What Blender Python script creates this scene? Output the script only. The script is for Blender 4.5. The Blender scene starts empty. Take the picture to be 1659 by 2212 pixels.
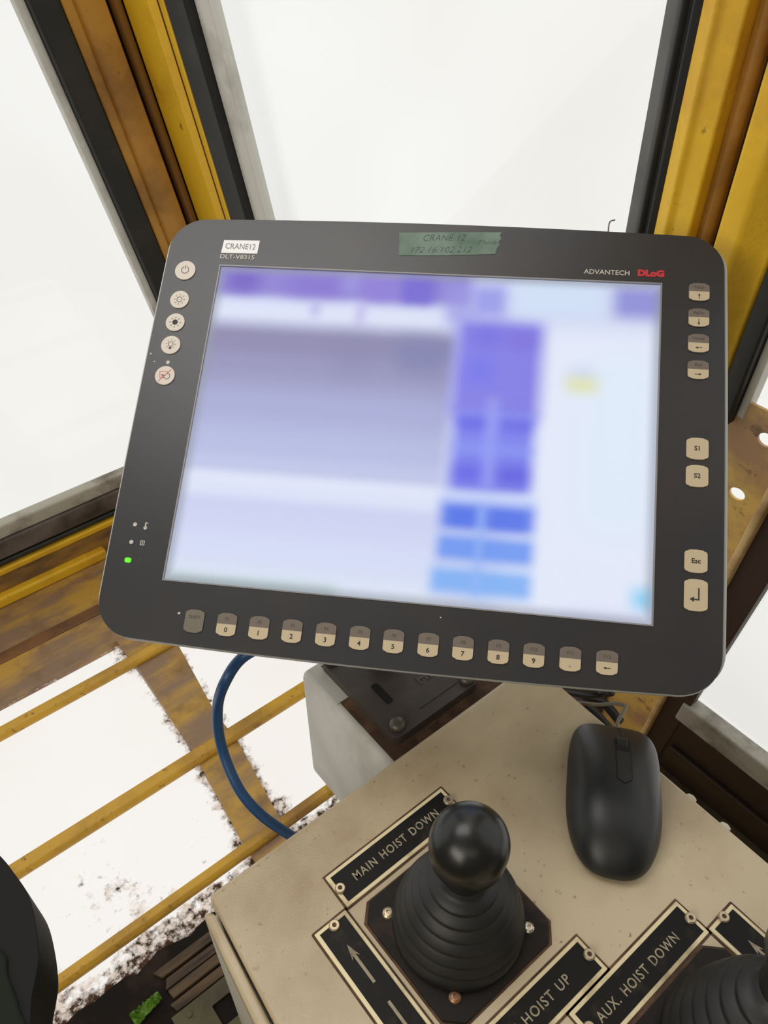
import bpy, math, random
from mathutils import Vector, Matrix, noise as mnoise
from mathutils.geometry import tessellate_polygon
random.seed(7)
SC = bpy.context.scene
COL = SC.collection
# ------------------------------------------------------------------ camera
W2C = Matrix(((0.777211, -0.629206, -0.006481), (-0.418474, -0.509163, -0.752085), (0.469917, 0.587241, -0.659034)))
CAMZ = 1.25
FPX = 1775.0
cam_d = bpy.data.cameras.new('camera'); cam = bpy.data.objects.new('camera', cam_d); COL.objects.link(cam)
C2W = W2C.transposed()
rot = Matrix((C2W.col[0], -C2W.col[1], -C2W.col[2])).transposed()
cam.matrix_world = Matrix.Translation((0, 0, CAMZ)) @ rot.to_4x4()
cam_d.sensor_fit = 'VERTICAL'; cam_d.sensor_height = 32.0; cam_d.lens = FPX / 2212.0 * 32.0
cam_d.clip_start = 0.02
SC.camera = cam
# ------------------------------------------------------------------ world, lamps, exposure
wd = bpy.data.worlds.new('outside'); SC.world = wd; wd.use_nodes = True
wn = wd.node_tree.nodes; wl = wd.node_tree.links
bg = wn['Background']; bg.inputs['Strength'].default_value = 1.0
tc = wn.new('ShaderNodeTexCoord'); nz = wn.new('ShaderNodeTexNoise'); nz.inputs['Scale'].default_value = 3.0
rp = wn.new('ShaderNodeValToRGB')
rp.color_ramp.elements[0].position = .3; rp.color_ramp.elements[0].color = (.89, .88, .84, 1)
rp.color_ramp.elements[1].position = .7; rp.color_ramp.elements[1].color = (.955, .955, .93, 1)
wl.new(tc.outputs['Generated'], nz.inputs['Vector']); wl.new(nz.outputs['Fac'], rp.inputs['Fac']); wl.new(rp.outputs['Color'], bg.inputs['Color'])


def area_light(name, loc, target, sx, sy, power, col):
    l = bpy.data.lights.new(name, 'AREA'); l.shape = 'RECTANGLE'; l.size = sx; l.size_y = sy; l.energy = power; l.color = col
    o = bpy.data.objects.new(name, l); COL.objects.link(o); o.location = loc
    o.rotation_euler = (Vector(target) - Vector(loc)).to_track_quat('-Z', 'Y').to_euler()
    return o


area_light('ceiling_light', (-.02, .62, 1.95), (.0, .60, .7), .55, .75, 5.5, (1, .98, .95))
area_light('side_light', (-1.42, -.05, 1.50), (.2, .15, .75), 1.0, .8, 15, (1, .93, .82))
area_light('rear_fill_light', (-.7, -.6, 1.95), (-.5, -.4, .7), 1.3, .9, 4, (1, .90, .74))  # warm fill added from the rear to lift the console, not a fitted lamp
SC.view_settings.view_transform = 'Standard'; SC.view_settings.look = 'None'
SC.view_settings.exposure = 0.0; SC.view_settings.gamma = 1.0
SC.view_settings.use_curve_mapping = False


# ------------------------------------------------------------------ helpers
def ray(px, py):
    return C2W @ Vector(((px - 829.5) / FPX, (py - 1106.0) / FPX, 1.0))


def atz(px, py, z):                       # the point of the level plane at height z
    r = ray(px, py); k = (z - CAMZ) / r.z
    return Vector((r.x * k, r.y * k, z))


LX, LY = 0.2558, 0.1626                   # the cab glazing leans: shift per metre of height


def S(u, v, z):                           # sheared wall coordinates -> world
    zr = z - CAMZ
    return Vector((u - LX * zr, v - LY * zr, z))


def onu(px, py, u=.5):                    # (v, z) where the ray meets the leaning plane u
    r = ray(px, py); k = u / (r.x + LX * r.z)
    return r.y * k + LY * r.z * k, r.z * k + CAMZ


def onv(px, py, v=1.197):                 # (u, z) on the leaning plane v
    r = ray(px, py); k = v / (r.y + LY * r.z)
    return r.x * k + LX * r.z * k, r.z * k + CAMZ


def lin(c):
    return tuple(((x / 255) / 12.92 if x / 255 <= .04045 else ((x / 255 + .055) / 1.055) ** 2.4) for x in c) + (1,)


def mat(name, col, rough=.5, metal=0., spec=.5, dirt=None, bump=None, coat=0., extra=None):
    """dirt = list of (colour, scale, low, high, detail, stretch)"""
    m = bpy.data.materials.new(name); m.use_nodes = True
    N = m.node_tree.nodes; L = m.node_tree.links; b = N['Principled BSDF']
    b.inputs['Roughness'].default_value = rough; b.inputs['Metallic'].default_value = metal
    b.inputs['Specular IOR Level'].default_value = spec; b.inputs['Coat Weight'].default_value = coat
    t = N.new('ShaderNodeTexCoord')
    cur = N.new('ShaderNodeRGB'); cur.outputs[0].default_value = lin(col); out = cur.outputs[0]
    for i, d in enumerate(dirt or []):
        dc, sc_, lo, hi, det, st = d
        mp = N.new('ShaderNodeMapping'); mp.inputs['Scale'].default_value = st; mp.inputs['Location'].default_value = (i * 3.3, i * 1.7, i)
        n = N.new('ShaderNodeTexNoise'); n.inputs['Scale'].default_value = sc_; n.inputs['Detail'].default_value = det
        n.inputs['Roughness'].default_value = .62
        r = N.new('ShaderNodeMapRange'); r.inputs['From Min'].default_value = lo; r.inputs['From Max'].default_value = hi
        mx = N.new('ShaderNodeMix'); mx.data_type = 'RGBA'
        L.new(t.outputs['Object'], mp.inputs['Vector']); L.new(mp.outputs[0], n.inputs['Vector']); L.new(n.outputs['Fac'], r.inputs['Value'])
        L.new(r.outputs[0], mx.inputs['Factor']); L.new(out, mx.inputs['A']); mx.inputs['B'].default_value = lin(dc)
        out = mx.outputs['Result']
    L.new(out, b.inputs['Base Color'])
    if bump:
        n = N.new('ShaderNodeTexNoise'); n.inputs['Scale'].default_value = bump[0]; n.inputs['Detail'].default_value = 3
        bp = N.new('ShaderNodeBump'); bp.inputs['Strength'].default_value = bump[1]; bp.inputs['Distance'].default_value = bump[2]
        L.new(t.outputs['Object'], n.inputs['Vector']); L.new(n.outputs['Fac'], bp.inputs['Height']); L.new(bp.outputs[0], b.inputs['Normal'])
    return m


class MB:
    def __init__(s): s.v = []; s.f = []

    def add(s, vs, fs, xf=None):
        o = len(s.v)
        s.v += [tuple(xf(Vector(p)) if callable(xf) else (xf @ Vector(p) if xf else p)) for p in vs]
        s.f += [tuple(i + o for i in f) for f in fs]; return s

    def box(s, a, b, xf=None):
        x0, y0, z0 = a; x1, y1, z1 = b
        return s.add([(x0, y0, z0), (x1, y0, z0), (x1, y1, z0), (x0, y1, z0), (x0, y0, z1), (x1, y0, z1), (x1, y1, z1), (x0, y1, z1)],
                     [(0, 3, 2, 1), (4, 5, 6, 7), (0, 1, 5, 4), (1, 2, 6, 5), (2, 3, 7, 6), (3, 0, 4, 7)], xf)

    def prism(s, outline, z0, z1, holes=(), xf=None):
        loops = [list(outline)] + [list(h) for h in holes]
        pts = [p for l in loops for p in l]; n = len(pts)
        tris = tessellate_polygon([[Vector((p[0], p[1], 0)) for p in l] for l in loops])
        vs = [(p[0], p[1], z0) for p in pts] + [(p[0], p[1], z1) for p in pts]
        fs = []
        for t in tris:
            a, b, c = t
            ar = (pts[b][0] - pts[a][0]) * (pts[c][1] - pts[a][1]) - (pts[b][1] - pts[a][1]) * (pts[c][0] - pts[a][0])
            if ar < 0: a, c = c, a
            fs.append((a + n, b + n, c + n)); fs.append((c, b, a))
        k = 0
        for li, l in enumerate(loops):
            m = len(l); ar = sum(l[i][0] * l[(i + 1) % m][1] - l[(i + 1) % m][0] * l[i][1] for i in range(m))
            fl = (ar < 0) != (li > 0)
            for i in range(m):
                a, b = k + i, k + (i + 1) % m
                fs.append((b, a, a + n, b + n) if fl else (a, b, b + n, a + n))
            k += m
        return s.add(vs, fs, xf)

    def tube(s, path, r, seg=12, xf=None):
        P = [Vector(p) for p in path]; n = len(P); R = r if isinstance(r, (list, tuple)) else [r] * n
        vs = []; fs = []; up = None
        for i, p in enumerate(P):
            d = (P[min(i + 1, n - 1)] - P[max(i - 1, 0)]).normalized()
            if up is None:
                up = d.orthogonal().normalized()
            up = (up - d * up.dot(d)).normalized(); w = d.cross(up)
            for k in range(seg):
                a = 2 * math.pi * k / seg; vs.append(p + (up * math.cos(a) + w * math.sin(a)) * R[i])
        for i in range(n - 1):
            for k in range(seg):
                a = i * seg + k; b = i * seg + (k + 1) % seg
                fs.append((a, b, b + seg, a + seg))
        fs.append(tuple(range(seg))[::-1]); fs.append(tuple((n - 1) * seg + k for k in range(seg)))
        return s.add(vs, fs, xf)

    def lathe(s, prof, seg=48, xf=None):
        vs = []; fs = []; n = len(prof)
        for (r, z) in prof:
            for k in range(seg):
                a = 2 * math.pi * k / seg; vs.append((max(r, 1e-5) * math.cos(a), max(r, 1e-5) * math.sin(a), z))
        for i in range(n - 1):
            for k in range(seg):
                a = i * seg + k; b = i * seg + (k + 1) % seg
                fs.append((a, b, b + seg, a + seg))
        fs.append(tuple(range(seg))[::-1]); fs.append(tuple((n - 1) * seg + k for k in range(seg)))
        return s.add(vs, fs, xf)

    def build(s, name, m, parent=None, bevel=0., seg=2, smooth=False, angle=35):
        me = bpy.data.meshes.new(name); me.from_pydata(s.v, [], s.f); me.update()
        if smooth: me.shade_smooth()
        me.materials.append(m)
        o = bpy.data.objects.new(name, me); COL.objects.link(o); o.parent = parent
        if bevel:
            b = o.modifiers.new('bevel', 'BEVEL'); b.width = bevel; b.segments = seg; b.limit_method = 'ANGLE'; b.angle_limit = math.radians(angle)
            b.harden_normals = False
            me.shade_smooth()
            w = o.modifiers.new('wn', 'WEIGHTED_NORMAL'); w.keep_sharp = True
        elif smooth:
            pass
        return o


def tag(o, label=None, cat=None, group=None, kind=None):
    if label: o['label'] = label
    if cat: o['category'] = cat
    if group: o['group'] = group
    if kind: o['kind'] = kind
    return o


def empty(name, loc=(0, 0, 0), label=None, cat=None, group=None, kind=None, rotm=None):
    o = bpy.data.objects.new(name, None); COL.objects.link(o); o.empty_display_size = .02
    M_ = Matrix.Translation(loc)
    if rotm is not None: M_ = M_ @ rotm.to_4x4()
    o.matrix_world = M_
    return tag(o, label, cat, group, kind)


def spline(pts, n=10):
    P = [Vector(p) for p in pts]; P = [P[0]] + P + [P[-1]]; out = []
    for i in range(1, len(P) - 2):
        a, b, c, d = P[i - 1:i + 3]
        for k in range(n):
            t = k / n
            out.append(.5 * ((2 * b) + (c - a) * t + (2 * a - 5 * b + 4 * c - d) * t * t + (3 * b - a - 3 * c + d) * t ** 3))
    out.append(P[-2]); return out


def rrect(x0, y0, x1, y1, r, n=6):
    o = []
    for cx, cy, a in ((x1 - r, y1 - r, 0), (x0 + r, y1 - r, 90), (x0 + r, y0 + r, 180), (x1 - r, y0 + r, 270)):
        for k in range(n + 1):
            t = math.radians(a + 90 * k / n); o.append((cx + r * math.cos(t), cy + r * math.sin(t)))
    return o


def circ(cx, cy, r, n=24):
    return [(cx + r * math.cos(2 * math.pi * k / n), cy + r * math.sin(2 * math.pi * k / n)) for k in range(n)]


def text_mesh(name, body, size, m, parent, loc, rz=0., width=None, depth=.00012, bold=0., sx=1., shear=0., align='CENTER'):
    c = bpy.data.curves.new(name, 'FONT'); c.body = body; c.size = size; c.extrude = depth; c.offset = bold; c.shear = shear
    c.space_character = 1.18 if body.isupper() and len(body) > 11 else 1.0; c.space_word = 1.25; c.align_x = align; c.align_y = 'CENTER'; c.resolution_u = 3
    t = bpy.data.objects.new(name + '_curve', c); COL.objects.link(t)
    dg = bpy.context.evaluated_depsgraph_get(); dg.update()
    me = bpy.data.meshes.new_from_object(t.evaluated_get(dg)); bpy.data.objects.remove(t); bpy.data.curves.remove(c)
    xs = [v.co.x for v in me.vertices]
    if width and xs: sx = width / (max(xs) - min(xs))
    ca, sa = math.cos(rz), math.sin(rz)
    for v in me.vertices:
        x, y, z = v.co.x * sx, v.co.y, v.co.z
        v.co = (x * ca - y * sa + loc[0], x * sa + y * ca + loc[1], z + loc[2])
    me.materials.clear(); me.materials.append(m); me.name = name
    o = bpy.data.objects.new(name, me); COL.objects.link(o); o.parent = parent
    return o


# ------------------------------------------------------------------ materials
ST = (1, 1, 1)
M_yel = mat('yellow_paint', (236, 190, 44), .42, dirt=[((196, 140, 44), 9, .52, .80, 6, ST), ((120, 78, 34), 60, .66, .75, 4, ST)], bump=(160, .25, .002))
M_yel2 = mat('ochre_shade_paint', (186, 136, 52), .45, dirt=[((120, 80, 40), 8, .42, .72, 6, ST), ((75, 50, 32), 50, .64, .75, 4, ST)], bump=(160, .25, .002))
M_brown = mat('brown_strip', (128, 88, 50), .6, dirt=[((80, 56, 40), 10, .4, .7, 6, ST)])
M_floor = mat('worn_floor_paint', (190, 150, 66), .55, dirt=[((142, 116, 92), 3.2, .42, .58, 6, (1, 4.2, 1)), ((120, 90, 58), 22, .50, .80, 6, ST), ((40, 28, 20), 40, .72, .75, 3, ST)], bump=(60, .3, .003))
M_bar = mat('bar_paint', (206, 160, 50), .45, dirt=[((132, 96, 48), 5, .46, .72, 6, ST), ((80, 56, 34), 60, .6, .75, 4, ST)], bump=(120, .3, .002))
M_plate = mat('perforated_paint', (236, 198, 110), .5, dirt=[((190, 152, 112), 11, .42, .60, 7, ST), ((84, 60, 44), 40, .60, .74, 5, ST)])
M_gask = mat('black_rubber', (30, 32, 32), .5, dirt=[((52, 50, 46), 12, .5, .8, 5, ST)])
M_grey = mat('grey_sealant', (214, 214, 206), .6, dirt=[((170, 168, 160), 12, .45, .75, 5, ST)])
M_sillg = mat('grey_rubber', (172, 168, 156), .6, dirt=[((112, 104, 92), 14, .45, .66, 6, ST), ((190, 186, 176), 30, .62, .8, 5, ST)])
M_silld = mat('dark_sill_rubber', (104, 94, 90), .6, dirt=[((52, 46, 42), 10, .42, .7, 6, ST)])
M_dkbr = mat('dark_brown_panel', (44, 30, 22), .55, dirt=[((70, 50, 38), 10, .5, .8, 6, ST)])
M_olive = mat('olive_trim', (82, 72, 48), .55, dirt=[((50, 40, 30), 20, .45, .7, 4, ST)])
M_wall = mat('cab_lining', (120, 114, 102), .7)
M_ceil = mat('ceiling_lining', (170, 166, 156), .7)
M_dark = mat('dark_floor', (24, 18, 14), .8, spec=.2, dirt=[((56, 42, 32), 14, .5, .75, 6, ST)])
M_wood = mat('stained_boards', (92, 72, 48), .7, dirt=[((30, 22, 16), 6, .4, .62, 7, (1, 9, 1))])
M_green = mat('green_floor_paint', (84, 80, 44), .6, dirt=[((50, 44, 28), 12, .45, .7, 6, ST)])
M_cons = mat('beige_console_paint', (196, 181, 152), .36, dirt=[((158, 138, 108), 7, .46, .76, 5, ST), ((118, 92, 66), 230, .64, .78, 4, ST), ((140, 92, 58), 24, .70, .80, 4, ST)], bump=(700, .18, .0006))
M_side = mat('console_side_paint', (186, 182, 168), .5, dirt=[((140, 132, 116), 9, .5, .8, 5, ST)], bump=(700, .15, .0006))
M_crust = mat('brown_grime', (70, 50, 36), .8, dirt=[((110, 84, 62), 60, .45, .7, 5, ST)])
M_bez = mat('terminal_black', (40, 41, 45), .36, spec=.6, dirt=[((50, 45, 45), 9, .45, .8, 4, ST)])
M_bezd = mat('terminal_edge_black', (9, 9, 9), .5, spec=.2)
M_alu = mat('terminal_grey_housing', (172, 176, 174), .4, metal=.2)
M_frame = mat('screen_frame_grey', (140, 140, 146), .4)
M_kdark = mat('key_taupe', (112, 102, 94), .5)
M_kbeige = mat('key_beige', (196, 180, 150), .5)
M_kshift = mat('key_olive_grey', (112, 106, 92), .5)
M_kwhite = mat('key_offwhite', (214, 206, 196), .5)
M_ink = mat('dark_ink', (44, 40, 38), .6)
M_inkg = mat('grey_ink', (84, 76, 72), .6)
M_print = mat('light_print', (196, 192, 184), .5)
M_red = mat('red_print', (196, 48, 60), .5)
M_redk = mat('red_symbol', (200, 110, 104), .5)
M_stick = mat('white_sticker', (238, 240, 242), .5)
M_tape = mat('green_tape', (112, 134, 122), .6, dirt=[((76, 102, 88), 40, .4, .7, 4, ST)])
M_pen = mat('pen_ink', (44, 62, 60), .6)
M_rub = mat('rubber_boot', (28, 29, 30), .5)
M_knob = mat('knob_black', (22, 24, 24), .3, bump=(900, .08, .0003))
M_mouse = mat('mouse_black', (24, 27, 29), .42, bump=(1200, .1, .0003))
M_mouse2 = mat('mouse_strip_black', (26, 28, 27), .5)
M_gap = mat('seam_black', (6, 6, 6), .8)
M_npl = mat('nameplate_black', (20, 18, 17), .45, spec=.2, dirt=[((52, 46, 38), 60, .58, .8, 5, ST)])
M_nbr = mat('nameplate_brass', (226, 212, 172), .38, metal=.1, dirt=[((130, 112, 80), 40, .5, .8, 5, ST)])
M_let = mat('engraved_letter', (158, 148, 124), .5, dirt=[((110, 98, 80), 200, .5, .75, 3, ST)])
M_riv = mat('rivet_metal', (190, 176, 150), .35, metal=.7)
M_scr = mat('bright_screw', (214, 208, 196), .25, metal=.9)
M_box = mat('grey_box_paint', (206, 206, 200), .5, dirt=[((166, 162, 152), 12, .5, .8, 6, ST)])
M_lid = mat('lid_black', (66, 60, 56), .42, dirt=[((90, 78, 70), 30, .5, .8, 5, ST)], bump=(500, .2, .0006))
M_blue = mat('blue_cable', (38, 78, 124), .4)
M_cab = mat('black_cable', (22, 21, 20), .5)
M_cord = mat('grey_cord', (104, 96, 84), .45)
M_seat = mat('black_leather', (13, 14, 13), .6, spec=.25, bump=(300, .2, .001))
M_seat2 = mat('dark_green_fabric', (30, 35, 30), .8, spec=.2)
M_white = mat('white_crumb', (214, 210, 190), .7)
M_foil = mat('green_plastic', (86, 124, 40), .25)


def glass_mat(name, tint, dirty=False):
    m = bpy.data.materials.new(name); m.use_nodes = True
    N = m.node_tree.nodes; L = m.node_tree.links; N.remove(N['Principled BSDF']); out = N['Material Output']
    tr = N.new('ShaderNodeBsdfTransparent'); tr.inputs[0].default_value = tint
    gl = N.new('ShaderNodeBsdfGlossy'); gl.inputs['Roughness'].default_value = .03
    fr = N.new('ShaderNodeLayerWeight'); fr.inputs[0].default_value = .5
    pw = N.new('ShaderNodeMath'); pw.operation = 'POWER'; pw.inputs[1].default_value = 5; L.new(fr.outputs['Facing'], pw.inputs[0])
    ma = N.new('ShaderNodeMath'); ma.operation = 'MULTIPLY_ADD'; ma.inputs[1].default_value = .8; ma.inputs[2].default_value = .012; L.new(pw.outputs[0], ma.inputs[0])
    mx = N.new('ShaderNodeMixShader'); L.new(ma.outputs[0], mx.inputs[0]); L.new(tr.outputs[0], mx.inputs[1]); L.new(gl.outputs[0], mx.inputs[2])
    if not dirty:
        L.new(mx.outputs[0], out.inputs['Surface']); return m
    at = N.new('ShaderNodeAttribute'); at.attribute_name = 'grime'
    t = N.new('ShaderNodeTexCoord')
    n1 = N.new('ShaderNodeTexNoise'); n1.inputs['Scale'].default_value = 46; n1.inputs['Detail'].default_value = 9; n1.inputs['Roughness'].default_value = .68
    n2 = N.new('ShaderNodeTexNoise'); n2.inputs['Scale'].default_value = 9; n2.inputs['Detail'].default_value = 4
    for n in (n1, n2): L.new(t.outputs['Object'], n.inputs['Vector'])
    a = N.new('ShaderNodeMath'); a.operation = 'ADD'; L.new(n1.outputs['Fac'], a.inputs[0]); L.new(at.outputs['Fac'], a.inputs[1])
    b = N.new('ShaderNodeMath'); b.operation = 'MULTIPLY_ADD'; L.new(n2.outputs['Fac'], b.inputs[0]); b.inputs[1].default_value = .35; L.new(a.outputs[0], b.inputs[2])
    r = N.new('ShaderNodeMapRange'); r.inputs['From Min'].default_value = .93; r.inputs['From Max'].default_value = 1.06
    L.new(b.outputs[0], r.inputs['Value'])
    df = N.new('ShaderNodeBsdfDiffuse'); tl = N.new('ShaderNodeBsdfTranslucent')
    n3 = N.new('ShaderNodeTexNoise'); n3.inputs['Scale'].default_value = 75; n3.inputs['Detail'].default_value = 5; n3.inputs['Roughness'].default_value = .7; L.new(t.outputs['Object'], n3.inputs['Vector'])
    cr = N.new('ShaderNodeValToRGB'); cr.color_ramp.elements[0].position = .30; cr.color_ramp.elements[0].color = lin((74, 54, 40))
    cr.color_ramp.elements[1].position = .47; cr.color_ramp.elements[1].color = lin((250, 238, 230)); gm = N.new('ShaderNodeMath'); gm.operation = 'MULTIPLY_ADD'; L.new(at.outputs['Fac'], gm.inputs[0]); gm.inputs[1].default_value = -.28; L.new(n3.outputs['Fac'], gm.inputs[2]); L.new(gm.outputs[0], cr.inputs['Fac'])
    L.new(cr.outputs[0], df.inputs[0]); L.new(cr.outputs[0], tl.inputs[0])
    m1 = N.new('ShaderNodeMixShader'); m1.inputs[0].default_value = .5; L.new(df.outputs[0], m1.inputs[1]); L.new(tl.outputs[0], m1.inputs[2])
    m2 = N.new('ShaderNodeMixShader'); L.new(r.outputs[0], m2.inputs[0]); L.new(mx.outputs[0], m2.inputs[1]); L.new(m1.outputs[0], m2.inputs[2])
    L.new(m2.outputs[0], out.inputs['Surface']); return m


M_glass = glass_mat('window_glass', (1, 1, 1, 1))
M_fglass = glass_mat('floor_glass', (.99, .955, .935, 1), True)


def emis(name, col, st):
    m = bpy.data.materials.new(name); m.use_nodes = True; b = m.node_tree.nodes['Principled BSDF']
    b.inputs['Base Color'].default_value = lin(col); b.inputs['Emission Color'].default_value = lin(col); b.inputs['Emission Strength'].default_value = st
    return m


M_led = emis('green_led', (60, 255, 20), 3.0)


# ------------------------------------------------------------------ the setting: leaning cab shell
def struct(o): return tag(o, kind='structure')


ZT = 1.75                                  # top of the glazing
ZC = 1.98                                  # ceiling


def wall_u(outline, holes, u0, u1):        # plate in (v, z) coordinates between the leaning planes u0 and u1
    m = MB(); m.prism(outline, u0, u1, holes, lambda p: S(p.z, p.x, p.y)); return m


def wall_v(outline, holes, v0, v1):        # plate in (u, z) coordinates
    m = MB(); m.prism(outline, -v1, -v0, holes, lambda p: S(p.x, -p.z, p.y)); return m


def post(poly, z0, z1):                    # a bar that follows the lean, profile in (u, v)
    m = MB(); m.prism(poly, z0, z1, (), lambda p: S(p.x, p.y, p.z)); return m


# key lines read along the top of the posts
uL = lambda px, py: onv(px, py)[0]
vR = lambda px, py, u=.5: onu(px, py, u)[0]
UW = .5; VW = 1.197
g0, g1 = uL(30, 0), uL(54, 0)              # grey lip, black gasket start (left window)
g2 = uL(124, 0); g3 = uL(213, 0)           # post face
z_sill = .205                              # white ends
# left wall
zl = lambda py: onv(0, py)[1]
zs0, zs1, zs2, zs3 = zl(1133), zl(1163), zl(1204), zl(1217)
struct(wall_v([(-1.6, 0), (UW + .02, 0), (UW + .02, ZC), (-1.6, ZC)], [[(-1.5, zs2), (g1 + .02, zs2), (g1 + .02, ZT), (-1.5, ZT)]], VW, VW + .03).build('wall_left', M_dkbr))
m = wall_v([(-1.5, .0), (UW, .0), (UW, .12), (-1.5, .12)], [], VW - .003, VW - .0005); struct(m.build('trim_15', mat('worn_kick_paint', (168, 132, 72), .55, dirt=[((116, 94, 74), 8, .4, .6, 6, (1, 1, 3))])))
w1 = empty('window_1', S(-.5, VW, zs1), kind='structure')
w1i = w1.matrix_world.inverted()


def local(m, root):                        # express a world-space builder in the root's frame
    inv = root.matrix_world.inverted(); m.v = [tuple(inv @ Vector(p)) for p in m.v]; return m


local(wall_v([(-1.5, zs1), (g1, zs1), (g1, ZT), (-1.5, ZT)], [], VW + .012, VW + .018), w1).build('pane', M_glass, w1)
m = MB(); m.prism([(g1, VW - .012), (g2, VW - .012), (g2, VW + .01), (g1, VW + .02)], zs2, ZT, (), lambda p: S(p.x, p.y, p.z))
m.prism([(-1.5, VW - .012), (g2, VW - .012), (g2, VW + .02), (-1.5, VW + .02)], zs3, zs2 - .004, (), lambda p: S(p.x, p.y, p.z))
local(m, w1).build('gasket', M_gask, w1, .004)
m = post([(g0, VW + .001), (g1, VW + .001), (g1, VW + .02), (g0, VW + .02)], zs1, ZT); local(m, w1).build('seal_lip', M_grey, w1, .002)
m = post([(-1.5, VW - .006), (g2, VW - .006), (g2, VW + .02), (-1.5, VW + .02)], zs1, zs0); local(m, w1).build('seal_lip', M_sillg, w1, .005)
m = post([(-1.5, VW - .010), (g2, VW - .010), (g2, VW + .02), (-1.5, VW + .02)], zs2, zs1 - .001); local(m, w1).build('sill', M_silld, w1, .004)
# left post: yellow face, turned-away shade painted as ochre, rolled bead, then the corner rod
m = MB()
a0 = g2; a1 = uL(150, 0); g3 = uL(211, 0)
m.prism([(a0, VW + .005), (a0, VW - .012), (a0 + .012, VW - .020), (a1, VW - .012), (a1 + .006, VW - .016), (uL(180, 0), VW - .026), (g3, VW - .030), (g3, VW + .005)], .05, ZC, (), lambda p: S(p.x, p.y, p.z))
struct(m.build('trim_1', M_yel2, None, .003))
m = MB(); m.lathe([(.0085, 0), (.0085, 1)], 20, lambda p: S(uL(241, 0) + .000 + p.x, VW - .0095 + p.y, .05 + p.z * (ZC - .05)))
struct(m.build('trim_2', mat('rod_paint', (132, 96, 44), .5), None, smooth=True))


def vu(px, py, u): return vR(px, py, u)


u_in = UW - .02                            # inner face of the front steelwork
b0, b1, b2, b3, b4 = vu(264, 0, u_in), vu(318, 0, u_in), vu(348, 0, u_in), vu(395, 0, UW - .012), vu(445, 0, UW)
bm_ = vu(333, 0, u_in + .008)
m = MB(); m.prism([(UW + .01, b0), (u_in, b0), (u_in, b1), (u_in + .012, b1 - .012), (u_in + .012, bm_), (u_in + .002, b2 + .004), (u_in + .002, b2), (UW + .01, b2)], .05, ZC, (), lambda p: S(p.x, p.y, p.z))
struct(m.build('trim_3', M_yel, None, .002))
m = post([(UW + .004, b1 - .0105), (u_in + .0085, b1 - .0105), (u_in + .0085, bm_ + .001), (UW + .004, bm_ + .001)], .05, ZC); struct(m.build('trim_19', mat('groove_shade', (84, 56, 30), .6)))  # dark strip added to paint the shade inside the groove
# front steel wall (leaning plane u = .5), openings for three windows
c0, c1, c2 = vu(1435, 0, UW), vu(1463, 0, UW - .008), vu(1525, 0, UW - .012)
zRs = onu(1493, 1519)[1]; zRd = onu(1477, 1552)[1]
zU = onu(1636, 878)[1]                     # foot of the upper right window
vg = .218                                  # its gasket
vl = .106                                  # lower right window starts here
open2 = [(b3 + .008, zRd), (b3 + .008, ZT), (c2, ZT), (c2, zRd)]
openU = [(.200, zU), (.200, ZT), (-1.1, ZT), (-1.1, zU)]
openL = [(vl + .012, zRd), (vl + .03, zU - .07), (-1.1, zU - .07), (-1.1, zRd)]
hol = []
for (px, py, r) in ((1592, 1067, .0080), (1655, 951, .0080)):
    v_, z_ = onu(px, py); hol.append(circ(v_, z_, r))
struct(wall_u([(VW + .03, 0), (VW + .03, ZC), (-1.25, ZC), (-1.25, 0)], [open2, openU, openL] + hol, UW, UW + .003).build('wall_right', M_plate))
# window 2, the big middle window
w2 = empty('window_2', S(UW, .75, zRd), kind='structure')
local(wall_u([(b3, zRd), (b3, ZT), (c2, ZT), (c2, zRd)], [], UW + .012, UW + .018), w2).build('pane', M_glass, w2)
m = post([(UW - .012, b3), (UW - .018, b2 - .002), (UW + .012, b2 - .002), (UW + .012, b3)], zRd - .05, ZT)
m2 = post([(UW - .008, c1), (UW - .014, (c1 + c2) / 2 + .003), (UW - .008, (c1 + c2) / 2), (UW - .014, (c1 + c2) / 2 - .004), (UW - .01, c2), (UW + .012, c2), (UW + .012, c1)], zRd - .05, ZT)
m.add(m2.v, m2.f); m.add(*(lambda q: (q.v, q.f))(post([(UW - .012, b3), (UW + .012, b3), (UW + .012, c1), (UW - .012, c1)], zRd - .05, zRd)))
local(m, w2).build('gasket', M_gask, w2, .002)
m = post([(UW + .002, b4), (UW + .002, b3), (UW + .02, b3), (UW + .02, b4)], zRd, ZT); local(m, w2).build('seal_lip', M_grey, w2, .002)
m = post([(UW + .002, c0), (UW - .006, c1), (UW + .02, c1), (UW + .02, c0)], zRd, ZT)
local(m, w2).build('seal_lip', mat('dark_grey_seal', (96, 98, 96), .55, dirt=[((70, 70, 68), 16, .45, .75, 5, ST)]), w2, .002)
m = post([(UW - .001, b4 + .003), (UW - .001, b3 - .001), (UW + .02, b3 - .001), (UW + .02, b4 + .003)], zRd, ZT) if False else None
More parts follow.
